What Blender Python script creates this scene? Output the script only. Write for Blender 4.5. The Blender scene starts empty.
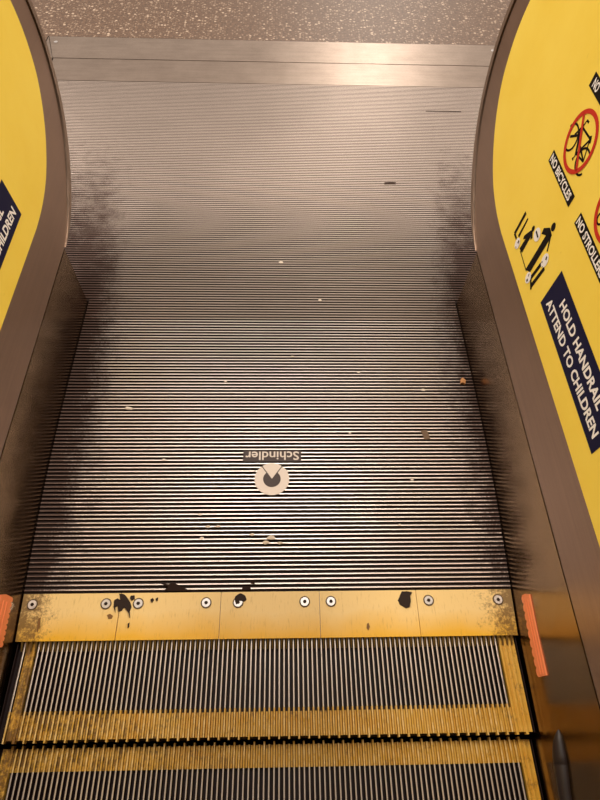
import bpy, bmesh, math, random
from mathutils import Vector, Matrix, noise
random.seed(7)
S = bpy.context.scene
COL = S.collection

# ------------------------------------------------------------------ helpers
class MB:
    """collects faces in world coordinates and builds ONE mesh object"""
    def __init__(self): self.v = []; self.f = []; self.m = []
    def poly(self, pts, mi=0):
        b = len(self.v); self.v += [tuple(p) for p in pts]
        self.f.append(tuple(range(b, b + len(pts)))); self.m.append(mi)
    def grid(self, rows, mi=0, closed=False):
        """quads between successive point rows of equal length (shared vertices)"""
        b = len(self.v); n = len(rows[0])
        for r in rows: self.v += [tuple(p) for p in r]
        for i in range(len(rows) - 1):
            for j in range(n if closed else n - 1):
                k = (j + 1) % n
                self.f.append((b + i*n + j, b + i*n + k, b + (i+1)*n + k, b + (i+1)*n + j)); self.m.append(mi)
    def box(self, x0, x1, y0, y1, z0, z1, mi=0, top=None):
        if x0 > x1: x0, x1 = x1, x0
        b = len(self.v)
        self.v += [(x0,y0,z0),(x1,y0,z0),(x1,y1,z0),(x0,y1,z0),(x0,y0,z1),(x1,y0,z1),(x1,y1,z1),(x0,y1,z1)]
        for q, mm in (((0,3,2,1),mi),((4,5,6,7),mi if top is None else top),((0,1,5,4),mi),((1,2,6,5),mi),((2,3,7,6),mi),((3,0,4,7),mi)):
            self.f.append(tuple(b + i for i in q)); self.m.append(mm)
    def prism(self, a, b_, mi=0, mtop=None):
        """a and b_: matching loops of points, capped"""
        n = len(a); b = len(self.v); self.v += [tuple(p) for p in a] + [tuple(p) for p in b_]
        self.f.append(tuple(b + i for i in reversed(range(n)))); self.m.append(mi)
        self.f.append(tuple(b + n + i for i in range(n))); self.m.append(mi if mtop is None else mtop)
        for i in range(n):
            j = (i + 1) % n
            self.f.append((b+i, b+j, b+n+j, b+n+i)); self.m.append(mi)
    def build(self, name, mats, parent=None, base=None, smooth=False):
        if not isinstance(mats, (list, tuple)): mats = [mats]
        o_ = Vector(base) if base else Vector((0, 0, 0))
        p = parent
        while p is not None: o_ = o_ + p.location; p = p.parent
        me = bpy.data.meshes.new(name)
        me.from_pydata([tuple(Vector(v) - o_) for v in self.v], [], self.f)
        for m in mats: me.materials.append(m)
        me.polygons.foreach_set('material_index', self.m)
        bm = bmesh.new(); bm.from_mesh(me)
        bmesh.ops.recalc_face_normals(bm, faces=bm.faces)
        bm.to_mesh(me); bm.free()
        if smooth: me.polygons.foreach_set('use_smooth', [True]*len(me.polygons))
        me.update()
        ob = bpy.data.objects.new(name, me); COL.objects.link(ob)
        if base: ob.location = base
        if parent: ob.parent = parent
        return ob

def tag(o, label=None, cat=None, group=None, kind=None):
    if label: o['label'] = label
    if cat: o['category'] = cat
    if group: o['group'] = group
    if kind: o['kind'] = kind
    return o
def empty(name, loc, label, cat, group=None):
    o = bpy.data.objects.new(name, None); COL.objects.link(o); o.location = loc; o.empty_display_size = .05
    return tag(o, label, cat, group)

def text_polys(body, bold=.0):
    """vertices / faces of a piece of lettering in its own (u, v) frame, normalised to a unit box"""
    cu = bpy.data.curves.new('lettering', 'FONT'); cu.body = body; cu.size = 1; cu.offset = bold; cu.resolution_u = 3
    cu.fill_mode = 'FRONT'
    ob = bpy.data.objects.new('lettering', cu); COL.objects.link(ob)
    dg = bpy.context.evaluated_depsgraph_get(); dg.update()
    me = bpy.data.meshes.new_from_object(ob.evaluated_get(dg))
    vs = [(v.co.x, v.co.y) for v in me.vertices]; fs = [tuple(p.vertices) for p in me.polygons]
    bpy.data.objects.remove(ob); bpy.data.curves.remove(cu); bpy.data.meshes.remove(me)
    x0 = min(v[0] for v in vs); x1 = max(v[0] for v in vs); y0 = min(v[1] for v in vs); y1 = max(v[1] for v in vs)
    return [((x-x0)/(x1-x0), (y-y0)/(y1-y0)) for x, y in vs], fs

# ------------------------------------------------------------------ materials
def new_mat(name):
    m = bpy.data.materials.new(name); m.use_nodes = True
    nt = m.node_tree; return m, nt, nt.nodes['Principled BSDF']
def N(nt, t, **kw):
    n = nt.nodes.new(t)
    for k, v in kw.items():
        if k in n.inputs: n.inputs[k].default_value = v
        else: setattr(n, k, v)
    return n
def pos(nt): return N(nt, 'ShaderNodeNewGeometry').outputs['Position']
def mapping(nt, scale):
    mp = N(nt, 'ShaderNodeMapping'); mp.inputs['Scale'].default_value = scale
    nt.links.new(pos(nt), mp.inputs['Vector']); return mp.outputs['Vector']
def noise_t(nt, scale, detail=4, rough=.6, vec=None):
    n = N(nt, 'ShaderNodeTexNoise'); n.inputs['Scale'].default_value = scale; n.inputs['Detail'].default_value = detail
    n.inputs['Roughness'].default_value = rough
    nt.links.new(vec if vec else pos(nt), n.inputs['Vector']); return n.outputs['Fac']
def ramp(nt, fac, stops):
    r = N(nt, 'ShaderNodeValToRGB'); e = r.color_ramp.elements
    while len(e) < len(stops): e.new(.5)
    for i, (p, c) in enumerate(stops):
        e[i].position = p; e[i].color = (c, c, c, 1) if isinstance(c, (int, float)) else (*c, 1)
    nt.links.new(fac, r.inputs['Fac']); return r.outputs['Color']
def math_n(nt, op, a, b=None):
    n = N(nt, 'ShaderNodeMath', operation=op)
    for i, x in enumerate((a, b)):
        if x is None: continue
        if isinstance(x, (int, float)): n.inputs[i].default_value = x
        else: nt.links.new(x, n.inputs[i])
    return n.outputs[0]
def mix(nt, fac, a, b):
    n = N(nt, 'ShaderNodeMix', data_type='RGBA')
    for s, x in ((n.inputs['Factor'], fac), (n.inputs['A'], a), (n.inputs['B'], b)):
        if isinstance(x, (int, float)): s.default_value = x
        elif isinstance(x, tuple): s.default_value = (*x, 1)
        else: nt.links.new(x, s)
    return n.outputs['Result']
def remap(nt, x, a, b, c=0, d=1):
    n = N(nt, 'ShaderNodeMapRange'); n.clamp = True
    nt.links.new(x, n.inputs['Value'])
    for k, v in (('From Min', a), ('From Max', b), ('To Min', c), ('To Max', d)): n.inputs[k].default_value = v
    return n.outputs['Result']
def bump(nt, bs, h, strength, dist=.001):
    b = N(nt, 'ShaderNodeBump'); b.inputs['Strength'].default_value = strength; b.inputs['Distance'].default_value = dist
    nt.links.new(h, b.inputs['Height']); nt.links.new(b.outputs['Normal'], bs.inputs['Normal'])
def plain(name, col, rough=.6, metal=0., spec=.5):
    m, nt, bs = new_mat(name)
    bs.inputs['Base Color'].default_value = (*col, 1); bs.inputs['Roughness'].default_value = rough
    bs.inputs['Metallic'].default_value = metal; bs.inputs['Specular IOR Level'].default_value = spec
    return m
def absx(nt):
    s = N(nt, 'ShaderNodeSeparateXYZ'); nt.links.new(pos(nt), s.inputs[0])
    return math_n(nt, 'ABSOLUTE', s.outputs['X']), s.outputs['X'], s.outputs['Y'], s.outputs['Z']

def ridge_metal(name, col, dirt_edge=True, rough=.38):
    """worn bright aluminium ridge tops; brown grime packed in along the skirts"""
    m, nt, bs = new_mat(name)
    ax, x, y, z = absx(nt)
    n1 = noise_t(nt, 22, 5, .65); n2 = noise_t(nt, 260, 3, .7); n3 = noise_t(nt, 5, 3, .5)
    far = remap(nt, y, .5, 1.25)                                    # beyond the skirts the grime is thinner and lies further out
    lft = remap(nt, x, 0, -.3, 0, .035)                              # the grime reaches further in on one side
    e = remap(nt, math_n(nt, 'SUBTRACT', math_n(nt, 'ADD', ax, lft), math_n(nt, 'MULTIPLY', far, .06)), .37, .52, 0, .50)
    e = math_n(nt, 'MULTIPLY', e, remap(nt, y, .85, 1.6, 1, .25))
    d = math_n(nt, 'ADD', e, math_n(nt, 'MULTIPLY', n1, .50))
    d = math_n(nt, 'ADD', d, math_n(nt, 'MULTIPLY', n2, .45))
    mask = remap(nt, d, .66, .90, 0, .94) if dirt_edge else remap(nt, n1, .62, .9)
    base = mix(nt, n3, tuple(c*.85 for c in col), col)
    c = mix(nt, mask, base, (.06, .022, .012))
    nt.links.new(c, bs.inputs['Base Color'])
    nt.links.new(math_n(nt, 'SUBTRACT', .9, math_n(nt, 'MULTIPLY', mask, .75)), bs.inputs['Metallic'])
    nt.links.new(remap(nt, n2, .3, .7, rough - .07, rough + .1), bs.inputs['Roughness'])
    return m

M = {}
M['ridge'] = ridge_metal('worn_ridge_metal', (.86, .75, .70), True, .40)
M['rear_ridge'] = ridge_metal('dull_ridge_metal', (.41, .335, .29), True, .44)
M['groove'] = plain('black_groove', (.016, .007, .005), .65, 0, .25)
M['cleat'] = ridge_metal('worn_cleat_metal', (.74, .67, .62), False, .38)
M['cleat_dark'] = plain('black_step_paint', (.014, .006, .006), .55, 0, .25)
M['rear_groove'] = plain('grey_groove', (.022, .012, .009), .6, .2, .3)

def frame_metal():
    m, nt, bs = new_mat('scuffed_landing_metal')
    n1 = noise_t(nt, 8, 6, .7); n2 = noise_t(nt, 160, 3, .7)
    streak = noise_t(nt, 1, 3, .6, mapping(nt, (6, 60, 60)))
    f = math_n(nt, 'ADD', math_n(nt, 'MULTIPLY', n1, .6), math_n(nt, 'MULTIPLY', streak, .4))
    c = ramp(nt, f, [(.3, (.22, .165, .13)), (.7, (.34, .265, .215))])
    nt.links.new(c, bs.inputs['Base Color']); bs.inputs['Metallic'].default_value = .8
    nt.links.new(remap(nt, n2, .3, .7, .3, .46), bs.inputs['Roughness'])
    bump(nt, bs, n2, .35, .001)
    return m
M['frame'] = frame_metal()
def steel(name, col, rough, streak_scale, metal=1.):
    m, nt, bs = new_mat(name)
    st = noise_t(nt, 1, 4, .65, mapping(nt, streak_scale)); n1 = noise_t(nt, 7, 4, .6)
    f = math_n(nt, 'ADD', math_n(nt, 'MULTIPLY', st, .5), math_n(nt, 'MULTIPLY', n1, .5))
    c = ramp(nt, f, [(.3, tuple(x*.82 for x in col)), (.7, tuple(min(1, x*1.1) for x in col))])
    nt.links.new(c, bs.inputs['Base Color']); bs.inputs['Metallic'].default_value = metal
    nt.links.new(remap(nt, f, .3, .7, rough - .04, rough + .05), bs.inputs['Roughness'])
    return m
M['skirt'] = steel('brown_skirt_steel', (.29, .195, .11), .2, (4, 2, 12))
M['clad'] = steel('brown_cladding_steel', (.31, .205, .15), .34, (3, 3, 120), .75)
M['trim'] = steel('brown_trim_steel', (.34, .25, .19), .45, (60, 60, 60), .9)
M['core'] = plain('dark_core', (.03, .02, .015), .6)
M['rubber'] = plain('black_rubber', (.018, .012, .01), .45)
M['brush'] = plain('dark_brush_rubber', (.016, .009, .008), .5)

def sticker_yellow():
    m, nt, bs = new_mat('yellow_sticker_film')
    n1 = noise_t(nt, 9, 5, .6); n2 = noise_t(nt, 60, 3, .6)
    sp = ramp(nt, n2, [(.70, 0.), (.78, 1.)])
    c = mix(nt, math_n(nt, 'MULTIPLY', sp, .22), ramp(nt, n1, [(.3, (.93, .66, .075)), (.7, (.97, .715, .10))]), (.5, .3, .03))
    nt.links.new(c, bs.inputs['Base Color']); bs.inputs['Roughness'].default_value = .5
    bs.inputs['Specular IOR Level'].default_value = .3
    return m
M['yellow'] = sticker_yellow()
M['navy'] = plain('navy_print', (.010, .009, .038), .6, 0, .15)
M['white'] = plain('white_print', (.88, .83, .79), .5, 0, .2)
M['black'] = plain('black_print', (.008, .005, .004), .6, 0, .12)
M['red'] = plain('red_print', (.56, .03, .012), .55, 0, .2)

def comb_yellow():
    m, nt, bs = new_mat('scuffed_yellow_comb_paint')
    ax, x, y, z = absx(nt)
    n1 = noise_t(nt, 38, 6, .75); n2 = noise_t(nt, 190, 4, .75); n3 = noise_t(nt, 10, 3, .5)
    scr = noise_t(nt, 1, 3, .7, mapping(nt, (300, 40, 40)))
    yy = math_n(nt, 'ADD', y, math_n(nt, 'MULTIPLY', math_n(nt, 'SUBTRACT', n3, .5), .05))
    worn = remap(nt, yy, -.085, -.035)                              # paint rubbed paler where shoes land
    c = mix(nt, worn, (.84, .46, .025), (.88, .63, .26))
    c = mix(nt, remap(nt, scr, .57, .76, 0, .45), c, (.35, .17, .02))
    e = remap(nt, ax, .36, .5, 0, .34)
    d = math_n(nt, 'ADD', math_n(nt, 'ADD', math_n(nt, 'MULTIPLY', n1, .45), math_n(nt, 'MULTIPLY', n2, .4)), e)
    c = mix(nt, remap(nt, d, .60, .72, 0, .85), c, (.13, .062, .014))
    nt.links.new(c, bs.inputs['Base Color']); bs.inputs['Roughness'].default_value = .42
    bump(nt, bs, n2, .15, .0006)
    return m
M['comb'] = comb_yellow()
M['comb_tooth'] = plain('comb_tooth_metal', (.20, .12, .033), .45, .4)
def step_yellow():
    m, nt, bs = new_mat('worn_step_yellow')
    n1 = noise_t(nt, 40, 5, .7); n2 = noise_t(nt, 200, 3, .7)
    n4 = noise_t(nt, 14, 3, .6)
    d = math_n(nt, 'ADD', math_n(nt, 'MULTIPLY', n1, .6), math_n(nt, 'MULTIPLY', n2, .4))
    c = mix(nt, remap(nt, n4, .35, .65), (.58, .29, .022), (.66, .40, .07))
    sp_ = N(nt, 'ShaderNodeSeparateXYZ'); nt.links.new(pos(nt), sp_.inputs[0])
    d = math_n(nt, 'ADD', d, remap(nt, sp_.outputs['X'], -.05, -.47, 0, .15))   # more of the brown comes through towards negative X
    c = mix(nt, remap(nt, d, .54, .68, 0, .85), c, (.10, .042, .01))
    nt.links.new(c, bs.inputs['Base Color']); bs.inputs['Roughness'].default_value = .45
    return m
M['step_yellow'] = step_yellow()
M['screw'] = plain('bright_screw_steel', (.62, .59, .58), .35, .85)
M['screw_rim'] = plain('dark_countersink', (.10, .06, .025), .6)
M['tar'] = plain('dark_tar', (.022, .010, .006), .7, 0, .3)
M['rust'] = plain('brown_stain', (.20, .09, .015), .6)
M['grime'] = plain('packed_grime', (.020, .009, .006), .8, 0, .2)
M['orange'] = plain('orange_plastic', (.80, .23, .085), .45)
M['badge'] = plain('badge_light_metal', (.50, .42, .36), .45, .35)
M['badge_dark'] = plain('badge_dark', (.034, .014, .010), .5, .2)
M['paper'] = plain('pale_paper', (.75, .65, .55), .8)
M['brown_paper'] = plain('brown_paper', (.14, .085, .05), .8)
M['crumb'] = plain('orange_crumb', (.42, .19, .065), .8)
M['stick'] = plain('dark_stick', (.045, .022, .012), .8)
M['pit'] = plain('pit_concrete', (.03, .022, .018), .9)

def terrazzo():
    m, nt, bs = new_mat('brown_terrazzo')
    def chips(scale, lo, hi):
        v = N(nt, 'ShaderNodeTexVoronoi'); v.inputs['Scale'].default_value = scale
        nt.links.new(pos(nt), v.inputs['Vector'])
        s = N(nt, 'ShaderNodeSeparateColor'); nt.links.new(v.outputs['Color'], s.inputs[0])
        pick = ramp(nt, s.outputs[0], [(lo, 0.), (hi, 1.)])
        near = ramp(nt, v.outputs['Distance'], [(.28, 1.), (.5, 0.)])
        return math_n(nt, 'MULTIPLY', pick, near)
    n1 = noise_t(nt, 90, 5, .8); n2 = noise_t(nt, 3, 3, .5)
    c = ramp(nt, n1, [(.36, (.045, .024, .014)), (.64, (.185, .102, .058))])
    c = mix(nt, chips(95, .55, .7), c, (.32, .22, .15))
    c = mix(nt, chips(70, .82, .92), c, (.55, .41, .30))
    c = mix(nt, math_n(nt, 'MULTIPLY', n2, .3), c, (.10, .06, .04))
    nt.links.new(c, bs.inputs['Base Color']); bs.inputs['Roughness'].default_value = .5
    return m
M['terrazzo'] = terrazzo()

# ------------------------------------------------------------------ shared shapes
X0, ZS, LEAN = .518, .19, .07
def lerp(pts, t):
    if t <= pts[0][0]: return pts[0][1]
    for (a, va), (b, vb) in zip(pts, pts[1:]):
        if t <= b: return va + (vb - va)*(t - a)/(b - a)
    return pts[-1][1]
SK = [(-.30, .4905), (-.10, .4925), (0, .4975), (.10, .5035), (.20, .509), (.30, .5125), (.42, .515), (.80, .516)]
def skirt_x(y): return lerp(SK, y)
def skirt_at(y, z):                                    # inner face of a skirt
    xb = skirt_x(y)
    return xb + (X0 - xb)*max(0, min(1, z/ZS))
Y_END = .793                                           # where the skirts stop
Y_NEAR = -1.15                                         # how far towards the viewer everything runs
PIT = -.24

# ------------------------------------------------------------------ setting: floor with its pit
fb = MB()
fb.box(-6, 6, 2.285, 16, PIT, 0, 1, 0)
for s in (-1, 1):
    fb.box(s*.962, s*6, .80, 2.285, PIT, 0, 1, 0)
    fb.box(s*.715, s*6, Y_NEAR, .80, PIT, 0, 1, 0)
fb.box(-.715, .715, Y_NEAR, .80, PIT - .02, PIT, 1)    # pit bottom
fb.box(-.475, .475, .16, .80, PIT, -.0085, 1)          # ledges that carry the plates
fb.box(-.962, .962, .80, 2.285, PIT, -.0085, 1)
floor = fb.build('floor', [M['terrazzo'], M['pit']]); tag(floor, 'brown speckled terrazzo floor beyond the landing', kind='structure')

# ------------------------------------------------------------------ landing plates
PITCH = .0094
def ridge_row(mb, xa, xb, y, top_w, base_w, z0, z1, mt, ms):
    h0, h1 = base_w/2, top_w/2
    bv = top_w*.18
    prof = [(-h0, z0), (-h1, z1 - .0005), (-h1 + bv, z1), (h1 - bv, z1), (h1, z1 - .0005), (h0, z0)]
    a = [(xa, y + p, z) for p, z in prof]; b = [(xb, y + p, z) for p, z in prof]
    for i in range(5): mb.poly([a[i], b[i], b[i+1], a[i+1]], mt if i in (1, 2, 3) else ms)
    mb.poly(a, ms); mb.poly(b, ms)

# front plate (bears the maker's badge)
front = empty('landing_plate', (0, .36, -.0085), 'grooved metal landing plate bearing the round maker emblem, next to the yellow combs', 'floor plate', 'grooved landing plates')
mb = MB()
outl = [(y, skirt_x(y) - .0012) for y in (.002, .05, .1, .2, .3, .42, .6, .7262)]
mb.prism([(-x, y, -.0085) for y, x in outl] + [(x, y, -.0085) for y, x in reversed(outl)],
         [(-x, y, -.0045) for y, x in outl] + [(x, y, -.0045) for y, x in reversed(outl)], 1)
n = 80
for i in range(n + 1):
    y = .0075 + i*PITCH
    if y > .7235: break
    xe = skirt_x(y) - .0025
    ridge_row(mb, -xe, xe, y, .0031, .0037, -.0046, 0, 0, 1)
mb.build('grooved_tread', [M['ridge'], M['groove']], front)
# badge
mb = MB(); mb.box(-.0675, .0675, .2945, .3235, -.0005, .0007); badge = mb.build('name_plaque', M['badge_dark'], front)
vs, fs = text_polys('Schindler', .012)
mb = MB()
for f in fs: mb.poly([(.0625 - vs[i][0]*.125, .3205 - vs[i][1]*.0225, .0010) for i in f])
lt = mb.build('lettering', M['badge'], badge); lt['label'] = 'pale raised lettering'
def disc(mb, cx, cy, r, z0, z1, seg=48, mi=0):
    a = [(cx + r*math.cos(t*2*math.pi/seg), cy + r*math.sin(t*2*math.pi/seg)) for t in range(seg)]
    mb.prism([(x, y, z0) for x, y in a], [(x, y, z1) for x, y in a], mi)
mb = MB(); disc(mb, 0, .2500, .0395, -.0008, .0012); emb = mb.build('emblem_disc', M['badge'], front)
mb = MB()                                               # dark core with a V cut out of its far side
a0, a1 = math.radians(90 + 36), math.radians(90 - 36 + 360)
arc = [(0 + .0200*math.cos(a0 + (a1 - a0)*i/40), .2500 + .0200*math.sin(a0 + (a1 - a0)*i/40)) for i in range(41)]
pts = arc + [(0, .2485)]
mb.prism([(x, y, .0011) for x, y in pts], [(x, y, .0015) for x, y in pts])
mb.build('emblem_core', M['badge_dark'], emb)
mb = MB()
for s in (-1, 1):
    p, q = Vector((0, .2485)), Vector((s*.0232, .2820)); d = (q - p).normalized(); nn = Vector((-d.y, d.x))*.0011
    mb.poly([(p.x + nn.x, p.y + nn.y, .0014), (q.x + nn.x, q.y + nn.y, .0014), (q.x - nn.x, q.y - nn.y, .0014), (p.x - nn.x, p.y - nn.y, .0014)])
mb.build('emblem_line', M['badge_dark'], emb)
def patch(name, pts, mat, parent, z0, z1, sub=2):
    """irregular flat lump stuck on a surface"""
    P = [Vector(p) for p in pts]
    out = []
    for i, p in enumerate(P):
        q = P[(i + 1) % len(P)]; out.append(p)
        for k in range(1, sub + 1):
            t = k/(sub + 1); m = p.lerp(q, t); d = (q - p); nn = Vector((d.y, -d.x))*.07*(random.random() - .5)
            out.append(m + nn)
    c = sum(out, Vector((0, 0)))/len(out)
    b = MB()
    b.prism([(p.x, p.y, z0) for p in out], [(c.x + (p.x - c.x)*.96, c.y + (p.y - c.y)*.96, z1) for p in out])
    return b.build(name, mat, parent)
for pts in ([(-.2257,.0192),(-.2086,.0173),(-.1988,.0206),(-.1829,.0138),(-.1633,.0040),(-.19,.0035),(-.2157,.0058),(-.208,.0123)],
            [(-.0571,.0115),(-.0422,.0127),(-.0392,.004),(-.0595,.0035)],
            [(-.0426,.0234),(-.0316,.0239),(-.0328,.0153),(-.041,.0167)]):
    p = patch('grime_patch', pts, M['grime'], front, -.0044, .0006); p['label'] = 'dark grime packed into the grooves'

# rear plate
rear = empty('landing_plate', (0, 1.4, -.0085), 'long grooved metal landing plate beyond the seam, worn pale and grey', 'floor plate', 'grooved landing plates')
mb = MB()
xn = .5148
pl = [(-xn, .7275), (-xn, .797), (-.900, .797), (-.900, 2.1055), (.900, 2.1055), (.900, .797), (xn, .797), (xn, .7275)]
mb.prism([(x, y, -.0085) for x, y in pl], [(x, y, -.0040) for x, y in pl], 1)
y = .0075 + 77*PITCH
while y < 1.935:
    xe = .513 if y < .800 else .898
    tw = .0044 + .0026*max(0, min(1, (y - .8)/1.0))                 # tops worn broader towards the hall
    ridge_row(mb, -xe, xe, y, tw, tw + .0008, -.0041, 0, 0, 1)
    y += PITCH
mb.build('grooved_tread', [M['rear_ridge'], M['rear_groove']], rear)
mb = MB(); mb.box(-.899, .899, 1.9405, 2.1055, -.0045, 0); mb.build('flat_edge_band', M['frame'], rear)
mb = MB(); mb.box(.565, .70, 1.764, 1.7672, -.003, .0004); g = mb.build('scratch', M['grime'], rear); g['label'] = 'short dark gouge across the ridges'

# border frame
mb = MB()
def bar(pts, z0, z1): mb.prism([(x, y, z0) for x, y in pts], [(x, y, z1) for x, y in pts])
bar([(-.903, 2.107), (.903, 2.107), (.955, 2.281), (-.955, 2.281)], -.0085, .0012)
for s in (-1, 1):
    bar([(s*.904, .802), (s*.957, .802), (s*.957, 2.279), (s*.904, 2.104)], -.0085, .0010)
fr = mb.build('border_plate', M['frame'], None, (0, 2.19, -.0085)); tag(fr, 'smooth scuffed steel border plate along the terrazzo floor', 'floor plate')
for s in (-1, 1):
    mb = MB(); disc(mb, s*.918, 2.235, .008, .0012, .0022, 16); mb.build('screw', M['screw'], fr)

# ------------------------------------------------------------------ comb segments
TP = .00909
segs = [(-.4985, -.301, '',
         [-.473, -.328]),
        (-.2995, -.1005, '', [-.264, -.129]), (-.0995, .0985, '', [-.065, .069]), (.0995, .2965, '', [.122, .2725]), (.2975, .4985, '', [.321, .464])]
seg_labels = ['yellow comb segment browned at its outer end, beside a large black splash',
              'yellow comb segment with a large ragged black splash covering one screw edge',
              'yellow comb segment with a small black blob touching its first screw',
              'yellow comb segment with a rounded black blob and a brown oval spot',
              'yellow comb segment with rust-freckled outer end, on the bicycle-sign side']
Y_C = -.088
combs = []
for (xa, xb, _, scr), lab in zip(segs, seg_labels):
    ob = empty('comb_segment', ((xa + xb)/2, -.044, -.007), lab, 'comb plate', 'yellow comb segments')
    combs.append(ob)
    xl, xr = max(xa, -.4915), min(xb, .4915)
    e0 = lambda x, y: max(-skirt_x(y) + .003, min(skirt_x(y) - .003, x))
    mb = MB()
    top = [(e0(xa, .0005), .0005), (e0(xa, Y_C), Y_C), (e0(xb, Y_C), Y_C), (e0(xb, .0005), .0005)]
    mb.prism([(x, y, -.0065) for x, y in top], [(x, y, 0 if y > -.05 else -.0018) for x, y in top])
    mb.build('comb_plate', M['comb'], ob)
    mb = MB()
    k0 = math.ceil((xl + .002)/TP - .5); 
    k = k0
    while (k + .5)*TP < xr - .001:
        x = (k + .5)*TP
        if abs(x) < .486:
            w = .0017
            zt, zu = (-.0155, -.0115) if abs(x) < .449 else (-.0106, -.0096)
            a = [(x - w, Y_C + .001, -.0065), (x + w, Y_C + .001, -.0065), (x + w, Y_C + .001, -.0019), (x - w, Y_C + .001, -.0019)]
            b = [(x - w*.7, Y_C - .017, zt), (x + w*.7, Y_C - .017, zt), (x + w*.7, Y_C - .017, zu), (x - w*.7, Y_C - .017, zu)]
            mb.prism(a, b)
        k += 1
    mb.build('comb_teeth', M['comb_tooth'], ob)
    for sx in scr:
        s_ = MB(); disc(s_, sx, -.0200, .0108, -.0002, .0004, 28); sc = s_.build('screw', M['screw_rim'], ob)
        s_ = MB(); disc(s_, sx, -.0200, .0084, .0003, .0012, 28); h = s_.build('screw_head', M['screw'], sc); h['label'] = 'bright steel screw head'
        s_ = MB(); disc(s_, sx, -.0200, .0037, .0011, .0016, 6); h = s_.build('socket', M['tar'], sc); h['label'] = 'dark hexagonal socket'
b1 = [(-.3052,.0),(-.295,-.0016),(-.2861,-.0098),(-.2811,-.0164),(-.2764,-.026),(-.2785,-.034),(-.2759,-.0475),(-.2807,-.0371),(-.291,-.0275),(-.295,-.0338),(-.3012,-.0359),(-.3047,-.0241),(-.3085,-.0273),(-.3068,-.0378),(-.3127,-.0256),(-.3131,-.0128),(-.307,-.0096),(-.3008,-.0129)]
def stain(pts, seg, mat='tar', z1=.0019): 
    p = patch('stain', pts, M[mat], combs[seg], -.0003, z1); p['label'] = 'black tarry splash' if mat == 'tar' else 'brown rusty spot'
stain(b1, 1)
stain([(-.2811,-.005),(-.2736,-.0041),(-.2719,-.0116),(-.278,-.0148),(-.2821,-.0099)], 1)
stain([(-.2411,-.0135),(-.2362,-.0097),(-.2338,-.0136),(-.237,-.0194)], 1)
stain([(-.2308,-.012),(-.2262,-.0085),(-.2255,-.014),(-.228,-.0165)], 1)
stain([(-.279,-.058),(-.276,-.056),(-.2755,-.064),(-.278,-.066)], 1)
stain([(-.3225,-.0414),(-.317,-.0389),(-.3105,-.0431),(-.3122,-.0484),(-.3187,-.0483)], 0, 'rust', .0004)
stain([(-.4545,-.046),(-.4505,-.044),(-.449,-.062),(-.4505,-.073),(-.453,-.069)], 0, 'rust', .0004)
stain([(-.0712,-.0082),(-.066,-.0043),(-.0599,-.002),(-.051,-.0071),(-.0483,-.0149),(-.0525,-.0183),(-.0641,-.0174),(-.0673,-.0225),(-.069,-.0258),(-.0723,-.0134)], 2)
stain([(.2685,-.0014),(.2785,-.0012),(.2892,-.0034),(.2845,-.0108),(.2845,-.0220),(.2806,-.0327),(.273,-.0352),(.2667,-.0312),(.2612,-.0278),(.2581,-.0194),(.2639,-.009)], 3)
stain([(.1916,-.0635),(.1952,-.0618),(.197,-.0685),(.1933,-.0759),(.19,-.0709)], 3, 'rust', .0001)

# ------------------------------------------------------------------ escalator steps
def make_step(ztop, yf, yr, label, rear_band, front_band, sides, alt):
    ob = empty('escalator_step', (0, (yf + yr)/2, PIT), label, 'step', 'escalator steps')
    zb = ztop - .011
    body = MB()
    # tread base, curved riser face and underside
    prof = [(yr, zb), (yf + .004, zb), (yf + .001, zb - .012), (yf + .004, zb - .05), (yf + .02, zb - .10), (yf + .06, PIT), (yr, PIT)]
    body.prism([(-.4876, y, z) for y, z in prof], [(.4876, y, z) for y, z in prof], 0)
    body.build('step_body', M['cleat_dark'], ob)
    mb = MB()
    yel = MB()
    sides_mb = (MB(), MB())
    for k in range(-52, 53):
        x = k*TP
        w0, w1 = .0020, .0014
        y0 = yf + (.0 if (k % 2 == 0) else .0045)
        y1 = yr + (.0045 if (alt and k % 2 == 1) else 0)
        cuts = [(y0, y1, 'm')]
        if front_band: cuts = [(y0, front_band, 'y'), (front_band, y1, 'm')]
        if rear_band: cuts = [(y0, rear_band, 'm'), (rear_band, y1, 'y')]
        sd = x > sides[1] or sides[0] - .017 < x < sides[0]
        for (a, b, t) in cuts:
            tgt = sides_mb[x > 0] if sd else (yel if t == 'y' else mb)
            if sd: w = (.0026, .0022)
            else: w = (w0, w1)
            prof = [(-w[0], zb - .0002), (-w[1], ztop - .0004), (-w[1]*.6, ztop), (w[1]*.6, ztop), (w[1], ztop - .0004), (w[0], zb - .0002)]
            A = [(x + p, a, z) for p, z in prof]; B = [(x + p, b, z) for p, z in prof]
            for i in range(5): tgt.poly([A[i], B[i], B[i+1], A[i+1]], 0 if i in (1, 2, 3) else 1)
            tgt.poly(A, 1); tgt.poly(B, 1)
    zt = ztop - .0042
    for k in range(-52, 52):                            # yellow floor of each slot, a fine dark line left along the cleats
        xa, xb = k*TP + .0027, (k + 1)*TP - .0027
        if xa < sides[0] or xb > sides[1]: continue
        if front_band: yel.box(xa, xb, yf + .0045, front_band - .006, zb, zt, 1)
        if rear_band: yel.box(xa, xb, rear_band, yr - .0008, zb, zt, 1)
    for q in (-1, 1): mb.box(q*.4858, q*.4872, yf + .003, yr, zb - .02, ztop - .001, 1)
    mb.build('cleats', [M['cleat'], M['cleat_dark']], ob)
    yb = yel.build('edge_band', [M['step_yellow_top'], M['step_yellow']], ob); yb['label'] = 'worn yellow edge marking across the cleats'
    sides_mb[1].box(sides[1] + .001, .4830, yf + .004, yr, zb, ztop - .0022, 1); sides_mb[0].box(sides[0] - .017, sides[0] - .001, yf + .004, yr, zb, ztop - .0022, 1)
    for q in sides_mb:
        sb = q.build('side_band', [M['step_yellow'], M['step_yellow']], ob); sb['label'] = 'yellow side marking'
    return ob
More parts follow.
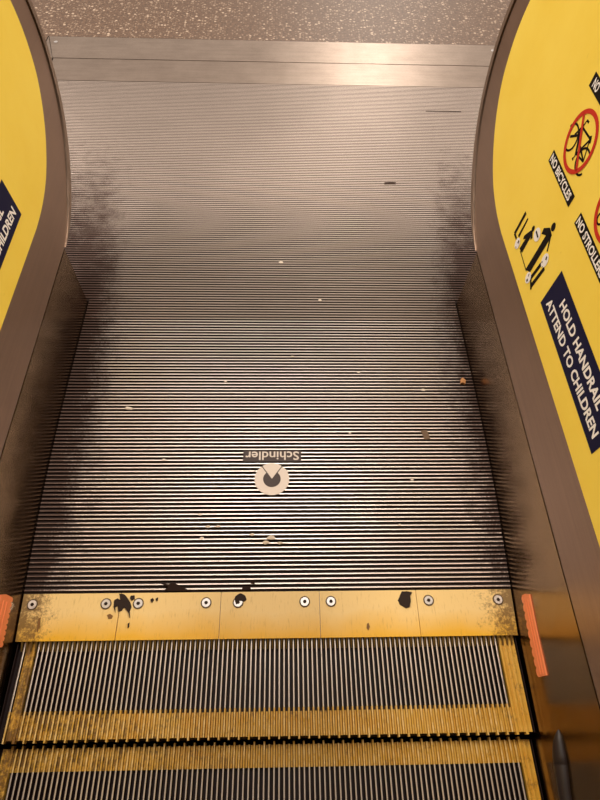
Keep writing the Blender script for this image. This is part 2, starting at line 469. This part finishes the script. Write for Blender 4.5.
def step_yellow_top():
    m, nt, bs = new_mat('worn_yellow_cleat_top')
    n1 = noise_t(nt, 60, 4, .7)
    c = mix(nt, remap(nt, n1, .4, .62), (.80, .58, .25), (.62, .36, .05))
    nt.links.new(c, bs.inputs['Base Color']); bs.inputs['Roughness'].default_value = .4; bs.inputs['Metallic'].default_value = .3
    return m
M['step_yellow_top'] = step_yellow_top()
make_step(-.009, -.256, .135, 'black cleated escalator step under the comb teeth, yellow band at its near edge', None, -.206, (-.452, .452), False)
make_step(-.035, -.668, -.2632, 'lower black cleated escalator step cut by the bottom edge, yellow band at its rear', -.299, None, (-.463, .463), True)

# ------------------------------------------------------------------ skirts
def sdisp(s): return s
for s, lab in ((1, 'brown steel skirt panel under the balustrade with the bicycle sign'),
               (-1, 'brown steel skirt panel under the balustrade where only CHILDREN can be read')):
    sk = empty('skirt_panel', (s*.52, (Y_NEAR + Y_END)/2, PIT), lab, 'skirt', 'escalator skirt panels')
    ys = [Y_NEAR, -.6, -.3, -.2, -.1] + [.0 + .05*i for i in range(0, 9)] + [.5, .6, .7, Y_END - .004, Y_END]
    zs = [PIT, -.1, 0, .06, .12, .188]
    mb = MB()
    inner = [[(s*(skirt_at(y, z) + (.003 if y == Y_END else 0)), y, z) for z in zs] for y in ys]
    outer = [[(s*(X0 + .016), y, z) for z in zs] for y in ys]
    mb.grid(inner); mb.grid(outer)
    mb.grid([[r[-1] for r in inner], [r[-1] for r in outer]])
    mb.grid([[r[0] for r in inner], [r[0] for r in outer]])
    mb.grid([inner[0], outer[0]]); mb.grid([inner[-1], outer[-1]])
    mb.build('skirt_sheet', M['skirt'], sk)
    # brush deflector that begins beside the step
    mb = MB(); rows = []
    for (y, za, zb_, d) in [(y_, a_ - .006, b_ - .007, d_) for y_, a_, b_, d_ in ((-.252, .068, .071, .002), (-.259, .061, .074, .006), (-.268, .052, .075, .009), (-.280, .046, .075, .011), (-.290, .042, .075, .012),
                            (-.3005, .040, .074, .0125), (-.302, .041, .073, .0115), (-.3035, .039, .073, .0125), (-.34, .037, .064, .0125), (-.38, .036, .060, .0125), (-.6, .035, .058, .0125), (Y_NEAR, .035, .058, .0125))]:
        c = (za + zb_)/2; h = (zb_ - za)/2
        rows.append([(s*(skirt_at(y, c + h*math.cos(t)) - max(0, d*math.sin(t)) + (.002 if math.sin(t) < .01 else 0)), y, c + h*math.cos(t)) for t in [math.pi*i/8 for i in range(9)]])
    mb.grid(rows, closed=True); mb.poly(rows[0]); mb.poly(rows[-1])
    b = mb.build('skirt_brush', M['brush'], sk, None, True); b['label'] = 'dark rubber brush strip with a rounded end'
    # orange warning strip with a toothed edge
    mb = MB(); pts = []
    if s > 0: ya, yb, zlo, zhi = -.022, -.168, .038, .067
    else: ya, yb, zlo, zhi = -.015, -.105, .036, .076
    nt_ = 9
    for i in range(nt_):
        t0 = ya + (yb - ya)*i/nt_; t1 = ya + (yb - ya)*(i + .75)/nt_
        pts += [(t0, zlo + .004), (t0 + (t1 - t0)*.35, zlo), (t1, zlo)]
    pts += [(yb, zlo + .004), (yb, zhi), (ya - .004, zhi), (ya, zhi - .014)]
    a = [(s*(skirt_at(y, z) - .0035), y, z) for y, z in pts]; b = [(s*(skirt_at(y, z) + .0005), y, z) for y, z in pts]
    mb.prism(b, a)
    w = mb.build('warning_strip', M['orange'], sk); w['label'] = 'orange strip with a toothed lower edge'
    # two short fold lines across the strip
    mb = MB()
    for fz in (.40, .68):
        z = zlo + (zhi - zlo)*fz
        mb.prism([(s*(skirt_at(y, z) - .0034), y, z) for y, z in ((ya - .012, z), (yb + .003, z), (yb + .003, z + .003), (ya - .012, z + .003))],
                 [(s*(skirt_at(y, z) - .0046), y, z) for y, z in ((ya - .012, z), (yb + .003, z), (yb + .003, z + .003), (ya - .012, z + .003))])
    mb.build('rib', M['orange'], w)

# ------------------------------------------------------------------ balustrades
OUT = [(.795,.1915),(.84,.197),(.88,.208),(.94,.235),(.995,.270),(1.06,.325),(1.11,.390),(1.145,.470),(1.159,.550),(1.152,.630),(1.125,.710),(1.075,.780),(1.005,.840),(.925,.875),(.85,.888)]
YEL = [(.72,.312),(.78,.318),(.84,.332),(.885,.350),(.932,.377),(.975,.410),(1.01,.446),(1.038,.486),(1.055,.532),(1.063,.580),(1.060,.632),(1.043,.690),(1.005,.745),(.95,.785),(.89,.808),(.83,.816)]
def smooth_curve(pts, sub=5):
    out = []
    P = [Vector(p) for p in pts]
    for i in range(len(P) - 1):
        p0 = P[max(0, i-1)]; p1 = P[i]; p2 = P[i+1]; p3 = P[min(len(P)-1, i+2)]
        for k in range(sub):
            t = k/sub
            out.append(.5*((2*p1) + (p2 - p0)*t + (2*p0 - 5*p1 + 4*p2 - p3)*t*t + (3*p1 - p0 - 3*p2 + p3)*t**3))
    out.append(P[-1]); return out
def inset(curve, d):
    out = []; d_ = d
    for i, p in enumerate(curve):
        d = d_*min(1, i/14)
        t = (curve[min(i+1, len(curve)-1)] - curve[max(0, i-1)]).normalized()
        out.append(p + Vector((-t.y, t.x))*d)
    return out
OC, YC = smooth_curve(OUT), smooth_curve(YEL)

def make_balustrade(s, lab):
    def P(y, z, off=0.): return (s*(X0 + LEAN*(z - ZS) + off), y, z)
    ob = empty('balustrade', (s*.62, -.1, 0), lab, 'balustrade', 'escalator balustrades')
    TOPZ = .888
    def loop(c, zb=None):                                # closes a newel curve towards the viewer
        zb = c[0].y if zb is None else zb
        return [Vector((Y_NEAR, zb))] + list(c) + [Vector((Y_NEAR, c[-1].y))]
    # plinth standing on the floor behind the skirt
    mb = MB(); mb.box(s*.538, s*.71, Y_NEAR, .788, PIT, .186); mb.build('plinth', M['core'], ob)
    # core
    L = loop(inset(OC, .022), .1925)
    mb = MB(); mb.prism([P(p.x, p.y, .009) for p in L], [P(p.x, p.y, .170) for p in L]); mb.build('core', M['core'], ob)
    # inner cladding sheet
    L = loop(inset(OC, .0205), .1915)
    mb = MB(); mb.prism([P(p.x, p.y, .010) for p in L], [P(p.x, p.y, 0.) for p in L]); clad = mb.build('cladding', M['clad'], ob)
    # edge trim that wraps the newel
    a, b = OC, inset(OC, .0165)
    mb = MB()
    mb.grid([[P(p.x, p.y, -.0035) for p in b], [P(p.x, p.y, -.0035) for p in a], [P(p.x, p.y, .172) for p in a], [P(p.x, p.y, .172) for p in b]])
    mb.grid([[P(p.x, p.y, -.0035) for p in b], [P(p.x, p.y, .172) for p in b]])
    mb.poly([P(a[0].x, a[0].y, -.0035), P(b[0].x, b[0].y, -.0035), P(b[0].x, b[0].y, .172), P(a[0].x, a[0].y, .172)])
    mb.build('edge_trim', M['trim'], ob)
    # outer sheet and top deck
    L = loop(inset(OC, .017), .196)
    mb = MB(); mb.prism([P(p.x, p.y, .169) for p in L], [P(p.x, p.y, .174) for p in L]); mb.build('outer_sheet', M['clad'], ob)
    mb = MB(); mb.prism([P(Y_NEAR, .884, 0), P(.86, .884, 0), P(.86, .884, .172), P(Y_NEAR, .884, .172)], [P(Y_NEAR, .892, 0), P(.86, .892, 0), P(.86, .892, .172), P(Y_NEAR, .892, .172)])
    mb.build('top_deck', M['trim'], ob)
    # yellow film with everything printed on it
    L = [Vector((Y_NEAR, .312))] + YC + [Vector((Y_NEAR, .82))]
    mb = MB(); mb.prism([P(p.x, p.y, -.0002) for p in L], [P(p.x, p.y, -.0010) for p in L]); film = mb.build('yellow_sticker', M['yellow'], ob)
    def flat(name, polys, mat, lvl):
        mb = MB(); o = -.0010 - .0005*lvl
        for pts in polys: mb.poly([P(y, z, o) for y, z in pts])
        return mb.build(name, M[mat], film)
    def rect(y0, y1, z0, z1): return [(y0, z0), (y1, z0), (y1, z1), (y0, z1)]
    def words(name, body, y_start, y_end, z0, z1, bold=.03, lvl=2):
        vs, fs = text_polys(body, bold); mb = MB(); o = -.0010 - .0005*lvl
        for f in fs: mb.poly([P(y_start + (y_end - y_start)*vs[i][0], z0 + (z1 - z0)*vs[i][1], o) for i in f])
        return mb.build(name, M['white'], film)
    def ring(cy, cz, r0, r1, seg=48):
        q = []
        for i in range(seg):
            a, b = 2*math.pi*i/seg, 2*math.pi*(i+1)/seg
            q.append([(cy + r0*math.cos(a), cz + r0*math.sin(a)), (cy + r1*math.cos(a), cz + r1*math.sin(a)), (cy + r1*math.cos(b), cz + r1*math.sin(b)), (cy + r0*math.cos(b), cz + r0*math.sin(b))])
        return q
    def arc(cy, cz, r0, r1, a0, a1, seg=30):
        q = []
        for i in range(seg):
            a, b = math.radians(a0 + (a1-a0)*i/seg), math.radians(a0 + (a1-a0)*(i+1)/seg)
            q.append([(cy + r0*math.cos(a), cz + r0*math.sin(a)), (cy + r1*math.cos(a), cz + r1*math.sin(a)), (cy + r1*math.cos(b), cz + r1*math.sin(b)), (cy + r0*math.cos(b), cz + r0*math.sin(b))])
        return q
    def line(p, q, w, w2=None):
        p, q = Vector(p), Vector(q); d = (q - p).normalized(); nn = Vector((-d.y, d.x)); w2 = w if w2 is None else w2
        a, b = nn*w/2, nn*w2/2
        return [tuple(p + a), tuple(q + b), tuple(q - b), tuple(p - a)]
    def ell(cy, cz, ry, rz, seg=28, tilt=0): return [(cy + ry*math.cos(t)*math.cos(tilt) - rz*math.sin(t)*math.sin(tilt), cz + ry*math.cos(t)*math.sin(tilt) + rz*math.sin(t)*math.cos(tilt)) for t in [2*math.pi*i/seg for i in range(seg)]]
    if s > 0:
        flat('caption_plate', [rect(.123, .456, .3655, .4505)], 'navy', 1)
        words('caption_lettering', 'HOLD HANDRAIL', .404, .176, .4125, .4335, .033)
        words('caption_lettering', 'ATTEND TO CHILDREN', .439, .143, .3795, .4005, .033)
        flat('caption_plate', [rect(.542, .681, .522, .5455)], 'black', 1)
        words('caption_lettering', 'NO BICYCLES', .676, .552, .5260, .5420, .03)
        flat('caption_plate', [rect(.354, .501, .5205, .544)], 'black', 1)
        words('caption_lettering', 'NO STROLLERS', .4965, .3595, .5245, .5405, .03)
        flat('caption_plate', [rect(.56, .677, .668, .6915)], 'black', 1)
        words('caption_lettering', 'NO', .6665, .643, .672, .688, .03)
        # bicycle sign
        cy, cz = .613, .604
        B = []
        B += arc(.647, .592, .0200, .0240, 20, 280) + arc(.577, .590, .0195, .0235, -150, 130)
        B += [line((.652, .590), (.622, .612), .0045), line((.634, .618), (.606, .584), .006), line((.631, .621), (.590, .624), .004), line((.593, .628), (.585, .619), .006),
              line((.590, .622), (.606, .586), .004), line((.606, .600), (.574, .592), .004), line((.574, .591), (.590, .622), .003), line((.606, .586), (.574, .592), .0035),
              line((.641, .600), (.629, .626), .004), line((.629, .626), (.628, .634), .003), line((.628, .635), (.619, .636), .004), line((.606, .586), (.608, .575), .0025), line((.611, .575), (.605, .574), .003)]
        flat('bicycle_symbol', B, 'black', 1)
        flat('prohibition_ring', ring(cy, cz, .0445, .0525) + [line((.648, .637), (.578, .571), .0065)], 'red', 2)
        # stroller sign, mostly beyond the picture edge
        cy = .427
        St = arc(.447, .574, .007, .0105, 0, 360) + arc(.412, .574, .007, .0105, 0, 360)
        St += [line((.445, .584), (.412, .606), .004), line((.412, .584), (.440, .606), .004), line((.440, .606), (.451, .622), .004), line((.451, .622), (.458, .622), .004)]
        St += [[(.428, .606), (.404, .606), (.398, .618), (.404, .630), (.416, .632), (.426, .620)]]
        flat('stroller_symbol', St, 'black', 1)
        flat('prohibition_ring', ring(cy, .604, .0445, .0525) + [line((.462, .637), (.392, .571), .0065)], 'red', 2)
        # rider and child on a step
        R = []
        R += [ell(.551, .4705, .0075, .0085)]
        R += [[(.577, .446), (.574, .434), (.558, .444), (.5590, .3540), (.540, .3640), (.5405, .4590), (.559, .4620)]]   # body and the arm reaching out
        R += [line((.5435, .455), (.5265, .432), .0055, .0042)]
        R += [line((.522, .404), (.527, .362), .0085, .0085), line((.5055, .409), (.512, .352), .0085, .0095), line((.529, .362), (.506, .350), .006)]
        R += [ell(.6095, .4170, .0055, .0065)]
        R += [[(.627, .384), (.6235, .377), (.6165, .385), (.6185, .3565), (.602, .3595), (.603, .402), (.5975, .398), (.5955, .406), (.606, .4125), (.6135, .410)]]
        R += [line((.6645, .413), (.6650, .3565), .0085), line((.646, .413), (.645, .366), .0042, .008), line((.666, .3565), (.648, .3575), .006)]
        R += [line((.612, .3565), (.553, .3545), .0026)]
        flat('rider_symbol', R, 'black', 1)
        Wc = [ell(.5855, .4225, .0135, .0135), ell(.517, .4180, .0115, .0150), ell(.535, .3540, .0105, .0125), ell(.635, .3560, .0105, .0125)]
        for q in Wc: flat('highlight_spot', [q], 'white', 2)
        D = [line((.594, .424), (.577, .4225), .0045), line((.517, .428), (.5145, .4215), .0045), line((.5225, .411), (.520, .408), .003), line((.513, .407), (.511, .405), .002),
             line((.532, .352), (.5335, .346), .005), line((.538, .362), (.536, .357), .0025), line((.634, .365), (.633, .358), .005), line((.634, .349), (.630, .347), .003)]
        for q in (D[0:1], D[1:4], D[4:6], D[6:8]): flat('highlight_mark', q, 'black', 3)
    else:
        flat('caption_plate', [rect(.360, .693, .3715, .4565)], 'navy', 1)
        words('caption_lettering', 'HOLD HANDRAIL', .412, .640, .4185, .4395, .033)
        words('caption_lettering', 'ATTEND TO CHILDREN', .377, .676, .3865, .4075, .033)
    # handrail running round the newel, outboard of the cladding
    path = [Vector((Y_NEAR, .935))] + [Vector((.3, .935))] + smooth_curve([(.75, .935), (.86, .933), (.95, .912), (1.03, .868), (1.10, .80), (1.145, .715)], 4)
    mb = MB(); rows = []
    for i, p in enumerate(path):
        t = (path[min(i+1, len(path)-1)] - path[max(0, i-1)]).normalized(); nn = Vector((-t.y, t.x))
        r = []
        for k in range(16):
            a = 2*math.pi*k/16; u = .038*math.copysign(abs(math.cos(a))**.6, math.cos(a)); v = .021*math.copysign(abs(math.sin(a))**.7, math.sin(a))
            q = p + nn*(v - .022)
            r.append((s*(X0 + LEAN*(q.y - ZS) + .105 + u), q.x, q.y))
        rows.append(r)
    mb.grid(rows, closed=True); mb.poly(rows[0]); mb.poly(rows[-1])
    h = mb.build('handrail', M['rubber'], ob, None, True); h['label'] = 'black rubber handrail'
    return ob
make_balustrade(1, 'balustrade with yellow sticker showing bicycle and stroller prohibition signs and two riders')
make_balustrade(-1, 'balustrade whose yellow sticker shows only the end of a navy caption reading CHILDREN')

# ------------------------------------------------------------------ litter lying on the landing
def lump(name, pts, z0, h, mat, label, cat, group=None):
    P = [Vector(p) for p in pts]; c = sum(P, Vector((0, 0)))/len(P)
    b = MB(); low = [(p.x, p.y, z0) for p in P]
    mid = [(c.x + (p.x - c.x)*.92, c.y + (p.y - c.y)*.92, z0 + h*(.6 + .5*random.random())) for p in P]
    b.grid([low, mid], closed=True); b.poly(low)
    k = len(b.v); b.v += mid + [(c.x, c.y, z0 + h)]
    for i in range(len(P)): b.f.append((k + i, k + (i+1) % len(P), k + len(P))); b.m.append(0)
    o = b.build(name, mat, None, (c.x, c.y, z0)); return tag(o, label, cat, group)
lump('paper_scrap', [(.358,.3767),(.366,.378),(.3739,.3783),(.377,.365),(.3787,.3525),(.3644,.351),(.361,.364)], .0001, .0016, M['brown_paper'], 'dull brown paper scrap lying flat on the grooved landing plate', 'scrap')
lump('leaf_crumb', [(.4811,.5267),(.4866,.5322),(.490,.527),(.4937,.5213),(.4903,.5104),(.4845,.514),(.4785,.5122)], .0001, .006, M['crumb'], 'small orange-brown leaf crumb by the skirt on the bicycle-sign side', 'crumb')
lump('paper_chip', [(-.3602,.4384),(-.3575,.4448),(-.3513,.4436),(-.3412,.4407),(-.3428,.4355),(-.355,.4361)], .0001, .003, M['paper'], 'pale chip of paper lying alone on the grooved plate, largest white speck', 'scrap')
lump('twig', [(.3636,1.3300),(.385,1.3315),(.4039,1.3300),(.403,1.3235),(.385,1.3245),(.3626,1.3230)], .0001, .003, M['stick'], 'short dark twig lying on the rear landing plate', 'twig')
r_ = random.Random(3)
flecks = [(-.1368,.1388,.006),(-.1153,.1386,.005),(-.0005,.1125,.0085),(-.011,.1029,.007),(.018,.1014,.005),(-.0414,.1207,.005),(-.1478,.1136,.005),(-.1562,.1662,.0045),
          (.3803,.4951,.006),(.1863,.3703,.004),(.3208,.2465,.004),(.05,.60,.004),(-.12,.52,.004),(.22,.55,.004),(.02,.95,.007),(.13,.80,.006),(-.25,.30,.004),(.28,.14,.004)]
for (x, y, r) in flecks:
    pts = [(x + r*(.7 + .6*r_.random())*math.cos(2*math.pi*i/7), y + .6*r*(.7 + .6*r_.random())*math.sin(2*math.pi*i/7)) for i in range(7)]
    lump('paper_fleck', pts, .0001, .0012, M['paper'], 'tiny pale paper fleck scattered on the grooved landing plates', 'fleck', 'pale flecks on the landing plates')

# ------------------------------------------------------------------ light
def area(name, loc, sx, sy, power, col, rot=(0, 0, 0)):
    l = bpy.data.lights.new(name, 'AREA'); l.shape = 'RECTANGLE'; l.size = sx; l.size_y = sy; l.energy = power; l.color = col
    o = bpy.data.objects.new(name, l); COL.objects.link(o); o.location = loc; o.rotation_euler = rot; return o
WARM = (1., .90, .79)
area('overhead_light', (.0, 1.5, 3.1), 1.4, .5, 44, WARM)
area('overhead_light', (1.1, 7.0, 3.0), .8, .5, 110, WARM)
area('overhead_light', (-2.4, 1.6, 3.1), .4, 1.5, 100, WARM)  # added fill, brightens the bicycle-sign balustrade face; no known fixture
area('overhead_light', (2.4, 1.6, 3.1), .4, 1.5, 74, WARM)  # weaker fill added to light the facing CHILDREN panel, not a known fixture
W = bpy.data.worlds.new('World'); S.world = W; W.use_nodes = True
nt = W.node_tree; bg = nt.nodes['Background']
tc = N(nt, 'ShaderNodeTexCoord'); sx = N(nt, 'ShaderNodeSeparateXYZ'); nt.links.new(tc.outputs['Generated'], sx.inputs[0])
ahead = remap(nt, sx.outputs['Y'], -.45, .6)                       # bright hall ahead, dim escalator shaft behind
nt.links.new(mix(nt, ahead, (.10, .07, .05), (1., .86, .74)), bg.inputs['Color'])
bg.inputs['Strength'].default_value = .70

# ------------------------------------------------------------------ camera (fitted to the photograph)
cam = bpy.data.cameras.new('Camera'); co = bpy.data.objects.new('Camera', cam); COL.objects.link(co); S.camera = co
F, PCH, YAW, ROLL = 558.093, 0.9963, 0.0576, 0.0488
cp, sp = math.cos(PCH), math.sin(PCH)
fwd = Vector((math.sin(YAW)*cp, math.cos(YAW)*cp, -sp)); r0 = Vector((math.cos(YAW), -math.sin(YAW), 0)); u0 = r0.cross(fwd)
r = r0*math.cos(ROLL) + u0*math.sin(ROLL); u = -r0*math.sin(ROLL) + u0*math.cos(ROLL)
Mx = Matrix((r, u, -fwd)).transposed().to_4x4(); Mx.translation = Vector((0.0241, -0.2892, 1.1667)); co.matrix_world = Mx
cam.sensor_fit = 'VERTICAL'; cam.sensor_height = 36; cam.lens = F/800*36; cam.clip_start = .02

S.view_settings.view_transform = 'Standard'; S.view_settings.look = 'None'; S.view_settings.gamma = 1
S.view_settings.use_curve_mapping = False; S.view_settings.exposure = .22
